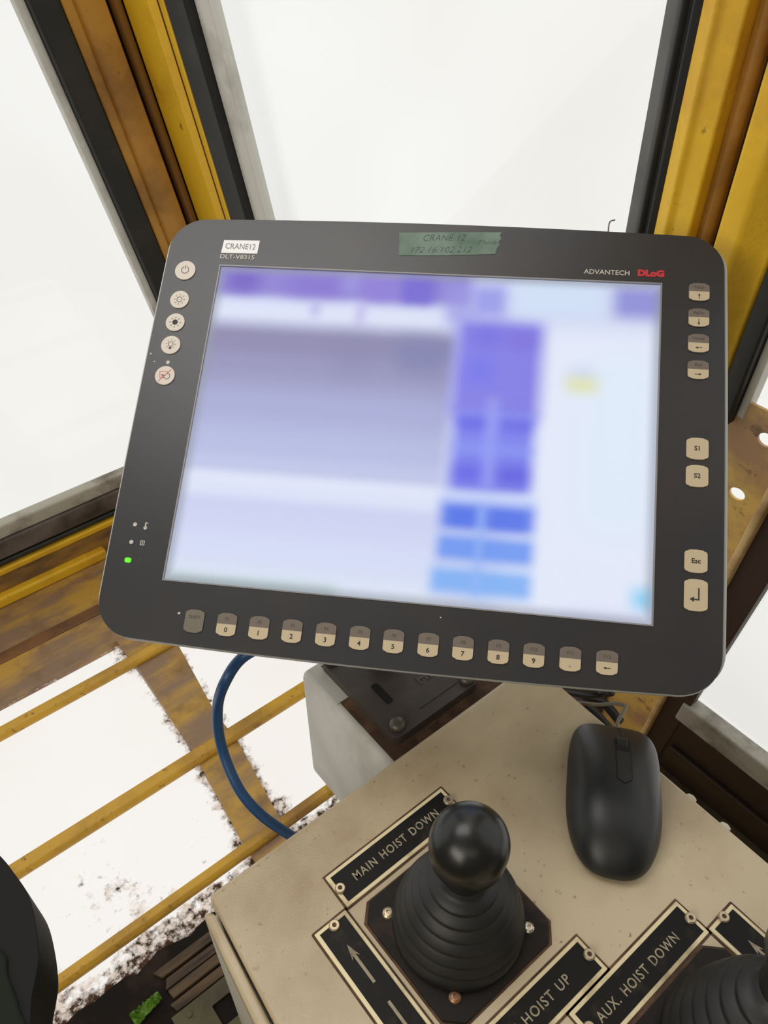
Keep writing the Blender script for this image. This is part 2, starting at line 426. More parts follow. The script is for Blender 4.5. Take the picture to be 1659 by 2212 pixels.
# right mullion strips
d = lambda px, u=u_in: vu(px, 501, u)
m = MB(); q0, q1 = c2 - .0005, d(1489)
dm = d(1440)
m.prism([(UW + .004, q0), (u_in + .004, q0), (u_in - .004, dm), (u_in, dm - .004), (u_in, q1), (UW + .004, q1)], .05, ZC, (), lambda p: S(p.x, p.y, p.z))
struct(m.build('trim_4', M_yel, None, .002))
m = post([(UW - .002, d(1486)), (UW - .002, d(1550)), (UW + .0005, d(1550)), (UW + .0005, d(1486))], .05, ZC); struct(m.build('trim_16', M_dkbr))  # dark backing added so the mullion grooves look shaded
m = MB(); m.prism([(UW + .004, d(1503, UW - .01)), (UW - .008, d(1503, UW - .01)), (UW - .012, d(1520, UW - .012)), (UW - .008, d(1535, UW - .01)), (UW + .004, d(1535, UW - .01))], .05, ZC, (), lambda p: S(p.x, p.y, p.z))
struct(m.build('trim_5', M_yel2, None, .002))
m = MB(); e0, e1 = d(1547), vg + .001
m.prism([(UW + .004, e0), (u_in, e0), (u_in, d(1600)), (UW - .008, e1 + .008), (UW - .006, e1), (UW + .004, e1)], zRd + .25, ZC, (), lambda p: S(p.x, p.y, p.z))
struct(m.build('trim_6', M_yel, None, .003))
# window 3, upper right
w3 = empty('window_3', S(UW, .0, zU), kind='structure')
local(wall_u([(.2, zU), (.2, ZT), (-1.1, ZT), (-1.1, zU)], [], UW + .012, UW + .018), w3).build('pane', M_glass, w3)
m = post([(UW - .010, vg), (UW - .010, .2015), (UW + .012, .2015), (UW + .012, vg)], zU - .03, ZT); local(m, w3).build('gasket', M_gask, w3, .003)
m = post([(UW - .002, .2015), (UW - .002, .194), (UW + .014, .194), (UW + .014, .2015)], zU - .02, ZT); local(m, w3).build('seal_lip', M_grey, w3, .002)
# window 4, lower right
w4 = empty('window_4', S(UW, -.2, zRs), kind='structure')
local(wall_u([(vl, zRs), (vl, zU - .07), (-1.1, zU - .07), (-1.1, zRs)], [], UW + .012, UW + .018), w4).build('pane', M_glass, w4)
m = post([(UW - .006, .139), (UW - .006, vl), (UW + .012, vl), (UW + .012, .139)], zRd - .22, zU - .07); local(m, w4).build('gasket', mat('dark_brown_seal', (58, 40, 30), .6), w4, .002)
m = post([(UW - .010, vl + .01), (UW - .010, -1.1), (UW + .014, -1.1), (UW + .014, vl + .01)], zRd, zRs); local(m, w4).build('sill', M_sillg, w4, .004)
m = MB(); m.prism([(UW + .002, .150), (UW - .014, .146), (UW - .014, .139), (UW + .002, .137)], .02, zU - .05, (), lambda p: S(p.x, p.y, p.z))
struct(m.build('trim_7', mat('tan_edge', (226, 196, 140), .5, dirt=[((170, 130, 86), 20, .45, .7, 4, ST)]), None, .002))
# dark lining below the sills
m = post([(UW - .004, .135), (UW - .004, -1.25), (UW + .001, -1.25), (UW + .001, .135)], .0, zRd - .001)
m.add(*(lambda q: (q.v, q.f))(post([(UW - .012, .10), (UW - .012, -1.25), (UW - .003, -1.25), (UW - .003, .10)], .13, .17)))
struct(m.build('trim_8', M_dkbr, None, .003))
m = post([(UW - .02, .18), (UW - .02, -1.25), (UW - .003, -1.25), (UW - .003, .18)], .052, .066); struct(m.build('trim_18', M_olive, None, .002))
m = post([(UW - .004, VW - .05), (UW - .004, .222), (UW + .001, .222), (UW + .001, VW - .05)], .0, zRd - .06)
struct(m.build('trim_9', M_dkbr))
# left kick plate: yellow strip, brown groove, loose ledge bar
zk = zl(1234)
m = post([(-1.5, VW - .016), (UW, VW - .016), (UW, VW + .001), (-1.5, VW + .001)], zk, zs3 - .006); struct(m.build('trim_10', M_yel, None, .003))
m = MB(); m.box((-1.2, 1.375, 0), (.333, 1.398, .026)); struct(m.build('trim_11', M_yel, None, .006, 3))
m = MB(); m.box((-1.2, 1.235, -.002), (.62, 1.262, .003)); struct(m.build('trim_12', M_brown, None, .002))  # flat strip along the floor, darker brown than the plate
# rear of the cab
RX, RY = -1.5, -1.15
m = MB(); m.box((RX, RY - .03, 0), (.83, RY, ZC)); struct(m.build('wall_rear', M_wall))
m = MB(); m.box((RX - .03, RY, 0), (RX, 1.5, ZC)); struct(m.build('wall_side', M_wall))
m = MB(); m.box((RX - .03, RY - .03, ZC), (.34, 1.11, ZC + .03)); struct(m.build('ceiling', M_ceil))
# floor with glazed openings
FL = [(-1.0 + .0122 * k, .572 + .010 * mnoise.noise(Vector((k * .31, 0, 3))) + .007 * mnoise.noise(Vector((k * 1.3, 5, 3)))) for k in range(100)] + [(.2150, .572), (.2204, .649), (.2394, .842), (.2466, 1.05), (.244, 1.148), (-1.0, 1.148)]
FR = [(.281, .56), (.62, .56), (.62, 1.148), (.345, 1.148), (.331, 1.047), (.309, .874), (.3095, .80), (.290, .66)]
m = MB(); m.prism([(RX, RY), (.826, RY), (.826, 1.425), (RX, 1.425)], -.02, 0, [FL, FR]); struct(m.build('floor', M_floor))


def floor_pane(name, x0, y0, x1, y1, edges, base):
    nx = int((x1 - x0) / .006); ny = int((y1 - y0) / .006)
    vs = [(x0 + (x1 - x0) * i / nx, y0 + (y1 - y0) * j / ny, -.012) for j in range(ny + 1) for i in range(nx + 1)]
    fs = [(j * (nx + 1) + i, j * (nx + 1) + i + 1, (j + 1) * (nx + 1) + i + 1, (j + 1) * (nx + 1) + i) for j in range(ny) for i in range(nx)]
    mb = MB(); mb.add(vs, fs); o = mb.build(name, M_fglass)
    at = o.data.attributes.new('grime', 'FLOAT', 'POINT')
    for k, p in enumerate(vs):
        g = base(p[0], p[1])
        for (ax, ay, bx, by, wdt, amp) in edges:
            dx, dy = bx - ax, by - ay; t = max(0, min(1, ((p[0] - ax) * dx + (p[1] - ay) * dy) / (dx * dx + dy * dy)))
            dd = math.hypot(p[0] - ax - dx * t, p[1] - ay - dy * t)
            g = max(g, amp * max(0, 1 - dd / wdt))
        at.data[k].value = g
    return struct(o)


def base_l(x, y):
    g = .02
    if y < .82: g += .195 * min(1, (.82 - y) / .18) ** .7
    g += .10 * max(0, 1 - abs(x - .02) / .06) * (y < .83)
    if y < .612: g += .12 + .55 * max(0, (.60 - y) / .05)
    return g


floor_pane('window_5', -1.0, .545, .25, 1.15, [(.2204, .649, .2394, .842, .035, .42), (.2394, .842, .2466, 1.05, .03, .34), (.2145, .56, .2204, .649, .05, .5),
           (.2466, 1.05, .244, 1.148, .05, .40), (-.1, 1.148, .24, 1.148, .02, .3)], base_l)
floor_pane('window_6', .28, .56, .62, 1.15, [(.29, .66, .309, .80, .03, .42), (.309, .80, .331, 1.047, .022, .32), (.28, .56, .29, .66, .05, .6), (.28, .6, .45, .6, .05, .5)],
           lambda x, y: .03 + (.1 * (.75 - y) / .15 if y < .75 else 0))
# floor finishing in front of the glass
m = MB(); m.prism([(.6, .36), (.6, .556), (.215, .571)] + [(x, y - .0008) for x, y in FL[:100][::-1]] + [(-1.0, .36)], 0, .003); struct(m.build('trim_17', M_dark, None, .001))
m = MB()
for k in range(4):
    m.prism([(.022 + .004 * (k % 2), .486 + k * .0165), (.22, .486 + k * .0165), (.22, .500 + k * .0165), (.018 + .006 * (k % 3), .500 + k * .0165)], .003, .008 + .003 * (k % 2))
tag(m.build('floor_board', M_wood, None, .0015), 'dark stained ribbed board lying at the near edge of the dirty floor glass', 'board')
m = MB(); m.box((-.9, -.6, 0), (.05, .40, .004)); struct(m.build('trim_13', M_dark))
m = MB(); m.prism([(.012, .15), (.16, .15), (.16, .484), (.012, .484)], .004, .008, [rrect(.062, .430, .090, .462, .002)]); m.add(*(lambda q: (q.v, q.f))(MB().prism(circ(.0335, .472, .004), .008, .010))); struct(m.build('trim_14', M_green, None, .001))

# ------------------------------------------------------------------ guard bars over the floor glass
bars = [(-.95, .60, 1.064, 1.090, 'ochre guard bar over the floor glass, farthest from the beige console'),
        (-.95, .60, .803, .832, 'ochre guard bar over the middle of the floor glass, passing behind the blue cable'),
        (-.95, .60, .612, .634, 'ochre guard bar over the floor glass, nearest the beige console corner')]
for i, (x0, x1, y0, y1, lb) in enumerate(bars):
    m = MB(); m.prism([(y0, 0), (y1, 0), (y1, .004), (y1 - .004, .014), (y0 + .006, .014), (y0, .008)], x0, x1, (), lambda p: Vector((p.z, p.x, p.y)))
    tag(m.build('guard_bar', M_bar, None, .002), lb, 'bar', 'yellow guard bars across the floor glass')

# ------------------------------------------------------------------ control console
CT = .74
con = empty('control_console', (.2, .0, 0), 'beige painted steel control console with black engraved nameplates riveted on top', 'control console')
CL = Vector((.2, 0, 0))
P = lambda x, y, z: (x - .2, y, z)
top = [(.0550, .2455), (.0475, .155), (-.004, -.45), (.336, -.45), (.3425, .2455)]
m = MB(); m.prism([(x - .2, y) for x, y in top], CT - .020, CT)
m.build('top_panel', M_cons, con, .0035, 4, angle=40)
m = MB(); m.prism([(.0468 - .2, .240), (.0405 - .2, .180), (-.026 - .2, -.45), (-.0055 - .2, -.45), (.0463 - .2, .155), (.0530 - .2, .235), (.339 - .2, .235), (.333 - .2, -.45), (.335 - .2, -.45), (.3405 - .2, .243), (.05 - .2, .243)][:3] + [(.334 - .2, -.45), (.340 - .2, .243), (.052 - .2, .243)], 0, CT - .021)
m.build('cabinet', M_side, con, .004, 2)
m = MB(); m.prism([(.0470 - .2, .2395), (.0407 - .2, .180), (-.0255 - .2, -.45), (-.0065 - .2, -.45), (.0460 - .2, .155), (.0528 - .2, .236)], CT - .03, CT - .003)
m.build('edge_rail', M_cons, con, .0028, 4)


def nameplate(x0, y0, x1, y1, rivets, name, label):
    z = CT
    pl = MB().box(P(x0, y0, z - .0005), P(x1, y1, z + .0012)).build('nameplate', M_nbr, con, .0004, 1); pl['label'] = label
    b = .0024
    MB().box(P(x0 + b, y0 + b, z + .001), P(x1 - b, y1 - b, z + .00145)).build('plate_face', M_npl, pl)
    for (rx, ry) in rivets:
        r = MB(); r.lathe([(.0034, .0010), (.0034, .0026), (.0028, .0034), (.0014, .0034), (.0012, .0024), (.0002, .0024)], 20, Matrix.Translation(P(rx, ry, z)))
        r.build('rivet', M_riv, pl, smooth=False)
        MB().prism(circ(rx - .2, ry, .0013, 12), z + .0026, z + .00285).build('rivet_hole', M_crust, pl)
    g = MB()
    for k in range(1):
        o = [(x + random.uniform(-.0003, .0003), y) for x, y in rrect(x0 - .0014 - .2, y0 - .0014, x1 + .0014 - .2, y1 + .0014, .001)]
        g.prism(o, z - .0004, z + .0002)
    g.build('grime_line', M_crust, pl)
    return pl


def arrow_shape(x, y, l, up, hw=.0026, hl=.009, sw=.0009):
    s = 1 if up else -1
    return [(x - sw, y), (x + sw, y), (x + sw, y + s * (l - hl * .75)), (x + hw, y + s * (l - hl)), (x, y + s * l), (x - hw, y + s * (l - hl)), (x - sw, y + s * (l - hl * .75))]


def plate_arrow(pl, pts):
    MB().prism([(a - .2, b) for a, b in pts], CT + .0012, CT + .0016).build('arrow', M_let, pl)


p1 = nameplate(.1168, .1846, .2140, .2080, [(.1199, .1962), (.2112, .1976)], 'main', 'black nameplate engraved MAIN HOIST DOWN')
text_mesh('lettering', 'MAIN HOIST DOWN', .0078, M_let, p1, P(.1655, .1962, CT + .00155), width=.069, bold=.00008)
p2 = nameplate(.0918, .030, .1149, .1844, [(.1040, .1826 - .002), (.1040, .034)], 'arrows', 'black nameplate with up and down arrows')
plate_arrow(p2, arrow_shape(.1034, .1415, .0260, True)); plate_arrow(p2, arrow_shape(.1034, .129, .05, False))
p3 = nameplate(.1140, .0626, .2118, .0858, [(.2090, .0742), (.117, .0742)], 'main up', 'black nameplate engraved MAIN HOIST UP')
text_mesh('lettering', 'MAIN HOIST UP', .0078, M_let, p3, P(.1607, .0737, CT + .00155), width=.0595, bold=.00008)
p4 = nameplate(.1770, .0378, .2743, .0614, [(.2718, .0495), (.180, .0495)], 'aux', 'black nameplate engraved AUX. HOIST DOWN')
text_mesh('lettering', 'AUX. HOIST DOWN', .0078, M_let, p4, P(.2225, .0488, CT + .00155), width=.070, bold=.00008)
p5 = nameplate(.2758, -.115, .2988, .0392, [(.2878, .0374), (.2878, -.111)], 'right arrows', 'black nameplate with arrow beside the second joystick')
plate_arrow(p5, arrow_shape(.2876, -.004, .0250, True)); plate_arrow(p5, arrow_shape(.2876, -.016, .05, False))
# small plate below the up-arrow plates
p6 = nameplate(.1760, -.115, .1830, .0365, [], 'strip', 'black nameplate strip under the AUX. HOIST DOWN plate')


# ------------------------------------------------------------------ joysticks
def joystick(cx, cy, tilt, label, screws):
    root = empty('joystick', (cx, cy, CT), label, 'joystick', 'hoist joysticks on the console')
    q = .0425; c = .009
    fo = [(-q, -q + c), (-q + c, -q), (q - c, -q), (q, -q + c), (q, q - c), (q - c, q), (-q + c, q), (-q, q - c)]
    MB().prism(fo, 0, .003).build('flange', mat('flange_black', (26, 22, 20), .55, spec=.25, dirt=[((70, 52, 38), 30, .55, .75, 5, ST)]), root, .0008)
    g = MB(); g.prism([(x * 1.035, y * 1.035) for x, y in fo], 0, .0004); g.build('grime_line', M_crust, root)
    tx, ty = tilt

    def bend(p):
        k = (max(p.z, 0) / .1) ** 1.5
        return Vector((p.x + tx * k, p.y + ty * k, p.z))
    prof = [(.0392, .002), (.0392, .006)]
    steps = [(.0392, .008), (.0376, .0165), (.0352, .025), (.0322, .033), (.0286, .0405), (.0244, .047), (.0196, .053), (.0152, .058)]
    for i in range(len(steps) - 1):
        r0, z0 = steps[i]; r1, z1 = steps[i + 1]
        prof += [(r0, z0), (r0 + .0003, z0 + .0014), (r0 - .0002, z0 + .0026), (r1 + .0004, z1 - .0012), (r1 - .0006, z1 - .0004)]
    prof += [(.0130, .059), (.0125, .064), (.010, .065)]
    m = MB(); m.lathe(prof, 64, bend); m.build('boot', M_rub, root, smooth=True)
    m = MB(); m.lathe([(.0100, .050), (.0118, .058), (.0140, .067), (.0160, .075), (.0180, .0815), (.0186, .086)], 48, bend)
    m.build('shaft', mat('shaft_black', (24, 25, 25), .42), root, smooth=True)
    R = .0216; zc = .0925; kp = [(.0182, .0805), (.0196, .0810), (.0207, .0828)]
    for k in range(1, 25):
        a = math.radians(-20 + 110 * k / 24); kp.append((R * math.cos(a), zc + R * math.sin(a) * (.97 if a > 0 else 1)))
    m = MB(); m.lathe(kp, 64, bend); m.build('knob', M_knob, root, smooth=True)
    for (sx, sy, mm) in screws:
        m = MB(); m.lathe([(.0036, .003), (.0034, .0046), (.0022, .0056), (.0013, .0057), (.0012, .0046), (.0001, .0046)], 20, Matrix.Translation((sx, sy, 0)))
        m.build('screw', mm, root, smooth=False)
    return root


hs = .0295
J1 = joystick(.1625, .1360, (.003, .001), 'black ball topped joystick with ribbed rubber boot beside the MAIN HOIST DOWN plate',
              [(-hs, hs, M_riv), (hs, -hs, M_scr), (-hs, -hs, mat('rusty_screw', (150, 112, 84), .4, metal=.6)), (hs, hs, M_scr)])
J2 = joystick(.2300, -.0075, (.036, .002), 'dark joystick in the lower right corner beside the AUX. HOIST DOWN plate',
              [(-hs, hs, M_scr), (hs, hs, M_riv), (hs, -hs, M_scr), (-hs, -hs, M_scr)])

# ------------------------------------------------------------------ mouse
MA = math.radians(40.8)
mr = empty('computer_mouse', (.2958, .1283, CT), 'matte black computer mouse lying on the back right of the beige console', 'mouse', rotm=Matrix.Rotation(MA - math.pi / 2 - .03, 3, 'Z'))
ML, MW = .0555, .0308


def m_out(a):
    c_, s_ = math.cos(a), math.sin(a)
    e = 4.4 if s_ > 0 else 2.35
    ex = 4.6 if s_ > 0 else 2.7
    return (MW * abs(c_) ** (2 / ex) * (1 if c_ > 0 else -1), ML * abs(s_) ** (2 / e) * (1 if s_ > 0 else -1))


def m_top(x, y):
    t = y / ML
    H = .0315 - .0115 * max(0, t + .15) ** 1.6 * 1.05 - .009 * max(0, -t - .15) ** 2.2
    # distance to outline as scale
    a = math.atan2(y / ML, x / MW)
    lo, hi = 0, 1.0
    r = math.hypot(x / MW, y / ML)
    # numeric scale: find s with point on s*outline
    s = 0
    c_, s_ = abs(x) / MW, abs(y) / ML
    e = 4.4 if y > 0 else 2.35; ex = 4.6 if y > 0 else 2.7
    ee = (e + ex) / 2
    s = (c_ ** ee + s_ ** ee) ** (1 / ee)
    s = min(s, 1)
    return .007 + (H - .007) * (1 - s ** 3.4) ** .62


vs = []; fs = []; NS = 96; sc_ = [0.86, .95, 1.0, 1.0, .992, .98, .96, .93, .89, .83, .75, .65, .52, .38, .22, .08]
for j, s in enumerate(sc_):
    for k in range(NS):
        a = 2 * math.pi * k / NS; x, y = m_out(a)
        if j < 3: z = (.0008, .002, .005)[j]
        else: z = m_top(x * s * .9995, y * s * .9995)
        vs.append((x * s, y * s, z))
for j in range(len(sc_) - 1):
    for k in range(NS):
        a = j * NS + k; b = j * NS + (k + 1) % NS; fs.append((a, b, b + NS, a + NS))
fs.append(tuple(range(NS))[::-1]); fs.append(tuple((len(sc_) - 1) * NS + k for k in range(NS)))
m = MB(); m.add(vs, fs); mo = m.build('shell', M_mouse, mr, smooth=True)


def drape(outline, dz, name, mt, par):
    m = MB(); n = 14
    ys = [p[1] for p in outline]; y0, y1 = min(ys), max(ys); vs = []; fs = []
    for j in range(n + 1):
        y = y0 + (y1 - y0) * j / n
        xs = []
        for i in range(len(outline)):
            a, b = outline[i], outline[(i + 1) % len(outline)]
            if (a[1] - y) * (b[1] - y) <= 0 and a[1] != b[1]: xs.append(a[0] + (b[0] - a[0]) * (y - a[1]) / (b[1] - a[1]))
            elif a[1] == b[1] == y: xs += [a[0], b[0]]
        l, r = min(xs), max(xs)
        for x in (l, (l + r) / 2, r): vs.append((x, y, m_top(x, y) + dz))
    for j in range(n):
        for i in range(2):
            a = j * 3 + i; fs.append((a, a + 1, a + 4, a + 3))
    nv = len(vs); vs2 = [(x, y, z - .0012) for x, y, z in vs]; fs2 = [tuple(i + nv for i in f[::-1]) for f in fs]
    ring = [0, 1, 2] + [3 * j + 2 for j in range(1, n + 1)] + [3 * n + 1, 3 * n] + [3 * j for j in range(n - 1, 0, -1)]
    side = [(ring[i], ring[i] + nv, ring[(i + 1) % len(ring)] + nv, ring[(i + 1) % len(ring)]) for i in range(len(ring))]
    m.add(vs + vs2, fs + fs2 + side)
    return m.build(name, mt, par, smooth=False)


wx = .0030
drape(rrect(wx - .0050, -.0040, wx + .0050, .0365, .0045), .00025, 'seam', M_gap, mr)
drape(rrect(wx - .0045, -.0034, wx + .0045, .0355, .0040), .00045, 'centre_strip', M_mouse2, mr)
drape(rrect(wx - .0048, .0235, wx + .0048, .0372, .001), .0006, 'wheel_well', M_gap, mr)
m = MB(); wy = .0305; wz = m_top(wx, wy) - .0065
m.lathe([(.006, -.0036), (.0082, -.0034), (.0086, -.0025), (.0086, .0025), (.0082, .0034), (.006, .0036)], 28, Matrix.Translation((wx, wy, wz)) @ Matrix.Rotation(math.pi / 2, 4, 'Y'))
m.build('scroll_wheel', mat('wheel_rubber', (18, 20, 19), .6), mr, smooth=False)
drape([(wx - .0004, .0370), (wx + .0004, .0370), (wx + .0004, .0530), (wx - .0004, .0530)], .0002, 'button_split', M_gap, mr)
mi = mr.matrix_world.inverted()
cp = [mr.matrix_world @ Vector((.002, .053, .009)), atz(1335, 1558, .749), atz(1346, 1538, .748), atz(1350, 1525, .746), atz(1328, 1520, .744), atz(1290, 1522, .737), atz(1235, 1517, .72), atz(1180, 1512, .69)]
m = MB(); m.tube([mi @ p for p in spline(cp, 8)], .0014, 10); m.build('cord', M_cord, mr, smooth=True)

# ------------------------------------------------------------------ grey junction box with black lid
BX0, BX1, BY0, BY1, BZ = .2036, .325, .2475, .3645, .72
jb = empty('junction_box', (.2645, .306, .576), 'light grey metal junction box with dirty black lid behind the console', 'junction box')
Q = lambda x, y, z: (x - .2645, y - .306, z - .576)
MB().box(Q(BX0, BY0, .576), Q(BX1, BY1, BZ)).build('box_body', M_box, jb, .006, 3)
MB().box(Q(BX0 + .007, BY0 + .001, BZ - .001), Q(BX1 - .004, BY1 - .007, BZ + .0006)).build('grime_patch', M_crust, jb)
MB().box(Q(BX0 + .004, BY1 - .045, BZ), Q(BX0 + .016, BY1 - .004, BZ + .001)).build('paint_patch', M_box, jb, .001)
lid = MB(); lid.prism([(x - .2645, y - .306) for x, y in rrect(.2185, .2615, .3035, .3580, .007)], BZ - .576, BZ - .576 + .010)
lid = lid.build('lid', M_lid, jb, .003, 3)
for (x, y) in ((.2275, .2705), (.2960, .2690), (.2255, .3505), (.2960, .3505)):
    MB().lathe([(.0062, .010), (.0062, .0125), (.0052, .0145), (.002, .0155), (.0001, .0155)], 24, Matrix.Translation(Q(x, y, BZ))).build('lid_bolt', mat('lid_bolt', (92, 88, 80), .4, metal=.4), lid, smooth=True)
MB().prism([(x - .2645, y - .306) for x, y in rrect(.2335, .2895, .2395, .3110, .002)], BZ - .576 + .0098, BZ - .576 + .0104).build('slot', M_gap, lid)
text_mesh('embossing', 'Hk', .014, mat('lid_emboss', (84, 76, 70), .45), lid, Q(.273, .2915, BZ + .0102), rz=0, depth=.0005, bold=.0001)
MB().box(Q(.2500, .2710, BZ + .0095), Q(.2880, .2722, BZ + .0108)).build('emboss_rib', M_lid, lid, .0004)

# ------------------------------------------------------------------ terminal frame of reference
MC = Vector((.29129, .32913, CAMZ - .3129))
mx_ = Vector((.67492, -.73765, .018865)).normalized(); my_ = Vector((.6076, .57007, .55303)); my_ = (my_ - mx_ * my_.dot(mx_)).normalized(); mn_ = mx_.cross(my_)
RM = Matrix((mx_, my_, mn_)).transposed()
# mount between lid and terminal
mt = empty('monitor_mount', (.2620, .3300, BZ + .010), 'black ball mount on the junction box lid carrying the terminal from behind', 'mount')
mti = mt.matrix_world.inverted()
back = MC - mn_ * .0665
m = MB(); m.lathe([(.016, 0), (.016, .004), (.012, .007), (.009, .012), (.012, .016), (.014, .022), (.012, .030), (.006, .034), (.0001, .035)], 32); m.build('ball_foot', M_rub, mt, smooth=True)
m = MB(); a_ = Vector((0, 0, .022)); b_ = mti @ back
m.tube([a_, a_.lerp(b_, .15), a_.lerp(b_, .5), a_.lerp(b_, .85), b_], [.011, .013, .009, .013, .011], 20); m.build('arm', M_knob, mt, smooth=True)
m = MB(); m.lathe([(.030, -.004), (.030, 0)], 36, (mti @ (Matrix.Translation(back) @ RM.to_4x4()))); m.build('head_plate', M_knob, mt)

# ------------------------------------------------------------------ rugged touchscreen terminal
term = empty('touchscreen_terminal', MC, 'black rugged panel computer with lit blurred blue touchscreen, tilted above the console', 'monitor', rotm=RM)
MMt = lambda l: [(x / 1000, y / 1000) for x, y in l]


def bowed(hx, ht, hb, r, bow_t, bow_s, off=0., n=10):
    pts = []
    cs = [((hx - r), (ht - r), 0), (-(hx - r), (ht - r), 90), (-(hx - r), -(hb - r), 180), ((hx - r), -(hb - r), 270)]
    out = []
    for ci, (cx, cy, a) in enumerate(cs):
        for k in range(n + 1):
            t = math.radians(a + 90 * k / n); out.append((cx + (r + off) * math.cos(t), cy + (r + off) * math.sin(t)))
        nx_ = cs[(ci + 1) % 4]; t = math.radians(a + 90)
        p0 = (cx + (r + off) * math.cos(t), cy + (r + off) * math.sin(t)); p1 = (nx_[0] + (r + off) * math.cos(t), nx_[1] + (r + off) * math.sin(t))
        for k in range(1, 12):
            s = k / 12; out.append((p0[0] + (p1[0] - p0[0]) * s, p0[1] + (p1[1] - p0[1]) * s))
    res = []
    for x, y in out:
        y2 = y + (1 if y > 0 else -1) * -bow_t * (x / hx) ** 2 * (abs(y) / ht)
        x2 = x + (1 if x > 0 else -1) * -bow_s * (y / ht) ** 2 * (abs(x) / hx)
        res.append((x2, y2))
    return MMt(res)


SH = (152.6, 114.4)
bez = bowed(193.0, 153.6, 155.4, 24, 3.4, 1.0)
hole = MMt([(-SH[0], -SH[1]), (SH[0], -SH[1]), (SH[0], SH[1]), (-SH[0], SH[1])])
m = MB(); m.prism(bez, -.0025, 0.0, [hole]); m.build('bezel', M_bez, term, .0012, 2, angle=50)
m = MB(); m.prism([(x + .0004, y) for x, y in bowed(195.0, 152.2, 152.4, 23, 3.4, 1.0)], -.0088, -.0020); m.build('side_rim', M_alu, term, .0008, 2, angle=50)
m = MB(); m.prism(bowed(194.4, 153.6, 155.2, 24, 3.4, 1.0, .6), -.0130, -.0088); m.build('flange', M_alu, term, .001, 2, angle=50)
m = MB(); m.prism(bowed(193.8, 153.6, 155.4, 24, 3.4, 1.0, -.6), -.0090, -.0026); m.build('front_frame', M_bezd, term, .001)
m = MB()
hsg = rrect(-.150, -.110, .150, .112, .012)
m.prism(hsg, -.060, -.012); m.build('rear_housing', M_alu, term, .004, 2)
m = MB()
for k in range(9): m.box((-.12 + k * .028, -.085, -.066), (-.108 + k * .028, .085, -.0595))
m.build('cooling_fins', M_alu, term, .001)
# raised screen frame line
fr = MMt([(-SH[0] - .1, -SH[1] - .1), (SH[0] + .1, -SH[1] - .1), (SH[0] + .1, SH[1] + .1), (-SH[0] - .1, SH[1] + .1)])
fi = MMt([(-SH[0] + .8, -SH[1] + .8), (SH[0] - .8, -SH[1] + .8), (SH[0] - .8, SH[1] - .8), (-SH[0] + .8, SH[1] - .8)])
m = MB(); m.prism(fr, -.002, .0004, [fi]); m.build('screen_frame', M_frame, term)

# the picture on the screen: soft out of focus blocks
def mon(px, py):
    r = ray(px, py); o = Vector((0, 0, CAMZ)); k = (MC - o).dot(mn_) / r.dot(mn_); q = o + r * k - MC
    return q.dot(mx_) * 1000, q.dot(my_) * 1000


def quad_r(x0, y0, x1, y1):
    a = mon(x0, y0); b = mon(x1, y1); return (min(a[0], b[0]), min(a[1], b[1]), max(a[0], b[0]), max(a[1], b[1]))


SR = []  # rect(mm), soft(mm), colour, opacity


def R_(px0, py0, px1, py1, soft, c, op=1.): SR.append((quad_r(px0, py0, px1, py1), soft, lin(c), op))


def Rm(x0, y0, x1, y1, soft, c, op=1.): SR.append(((x0, y0, x1, y1), soft, lin(c), op))


# (x0,y0,x1,y1) in mm, origin at the middle of the screen
Rm(-160, -120, 160, 120, 1, (206, 214, 242))
Rm(-160, -120, 40, -50, 10, (214, 220, 243))
Rm(60, -120, 160, 80, 10, (226, 232, 248))
Rm(105, -60, 150, 60, 14, (222, 234, 248))
Rm(-160, 91, 27, 120, 5, (138, 126, 208))
Rm(-145, 94, -122, 112, 7, (108, 88, 190), .9)
Rm(-100, 92, -60, 112, 9, (128, 108, 204), .8)
Rm(-62, 96, -50, 120, 6, (152, 146, 220), .8)
Rm(-22, 88, 2, 120, 5, (112, 98, 208), .9)
Rm(-48, 88, -24, 110, 6, (138, 120, 212), .8)
Rm(28, 84, 52, 108, 6, (156, 158, 232))
Rm(10, 78, 30, 110, 6, (152, 150, 226), .7)
Rm(-160, 73, 8, 87, 5, (216, 222, 243))
Rm(-82, 78, -76, 90, 4, (170, 166, 226), .8)
Rm(-50, 74, -44, 90, 4, (178, 174, 228), .8)
GR = [(70, (138, 132, 170)), (56, (138, 134, 172)), (40, (148, 146, 186)), (10, (166, 170, 212)), (-18, (180, 186, 224)), (-33, (190, 197, 230)), (-43, (222, 228, 247)), (-50, (218, 224, 246)), (-60, (204, 209, 240)), (-90, (212, 219, 245)), (-114, (220, 229, 244)), (-140, (220, 229, 244))]
SR.append(((-170, -120, 21, 70), 6, None, 1.))
Rm(-20, 40, 14, 66, 9, (122, 127, 174), .8)
Rm(-62, 36, -34, 64, 11, (130, 130, 170), .5)
Rm(20, 10, 78, 82, 6, (132, 128, 228))
Rm(30, 62, 50, 76, 6, (116, 112, 222), .8)
Rm(54, 62, 74, 74, 6, (124, 106, 214), .6)
Rm(28, 34, 46, 54, 6, (118, 120, 234), .8)
Rm(24, -40, 76, 16, 5, (128, 134, 236))
Rm(26, 2, 46, 12, 4, (104, 102, 226), .8); Rm(54, 2, 74, 12, 4, (108, 104, 226), .7)
Rm(44, -36, 52, 26, 4, (160, 168, 244), .55)
Rm(24, -12, 76, -8, 4, (142, 160, 244), .7)
Rm(26, -34, 44, -20, 5, (100, 102, 226), .8); Rm(54, -34, 74, -20, 5, (98, 94, 220), .8)
Rm(20, -50, 80, -41, 4, (196, 210, 248))
Rm(20, -65, 80, -47, 4, (92, 126, 234), .9); Rm(20, -85, 80, -68, 4, (100, 146, 240), .9); Rm(18, -106, 80, -89, 4, (122, 174, 243), .9)
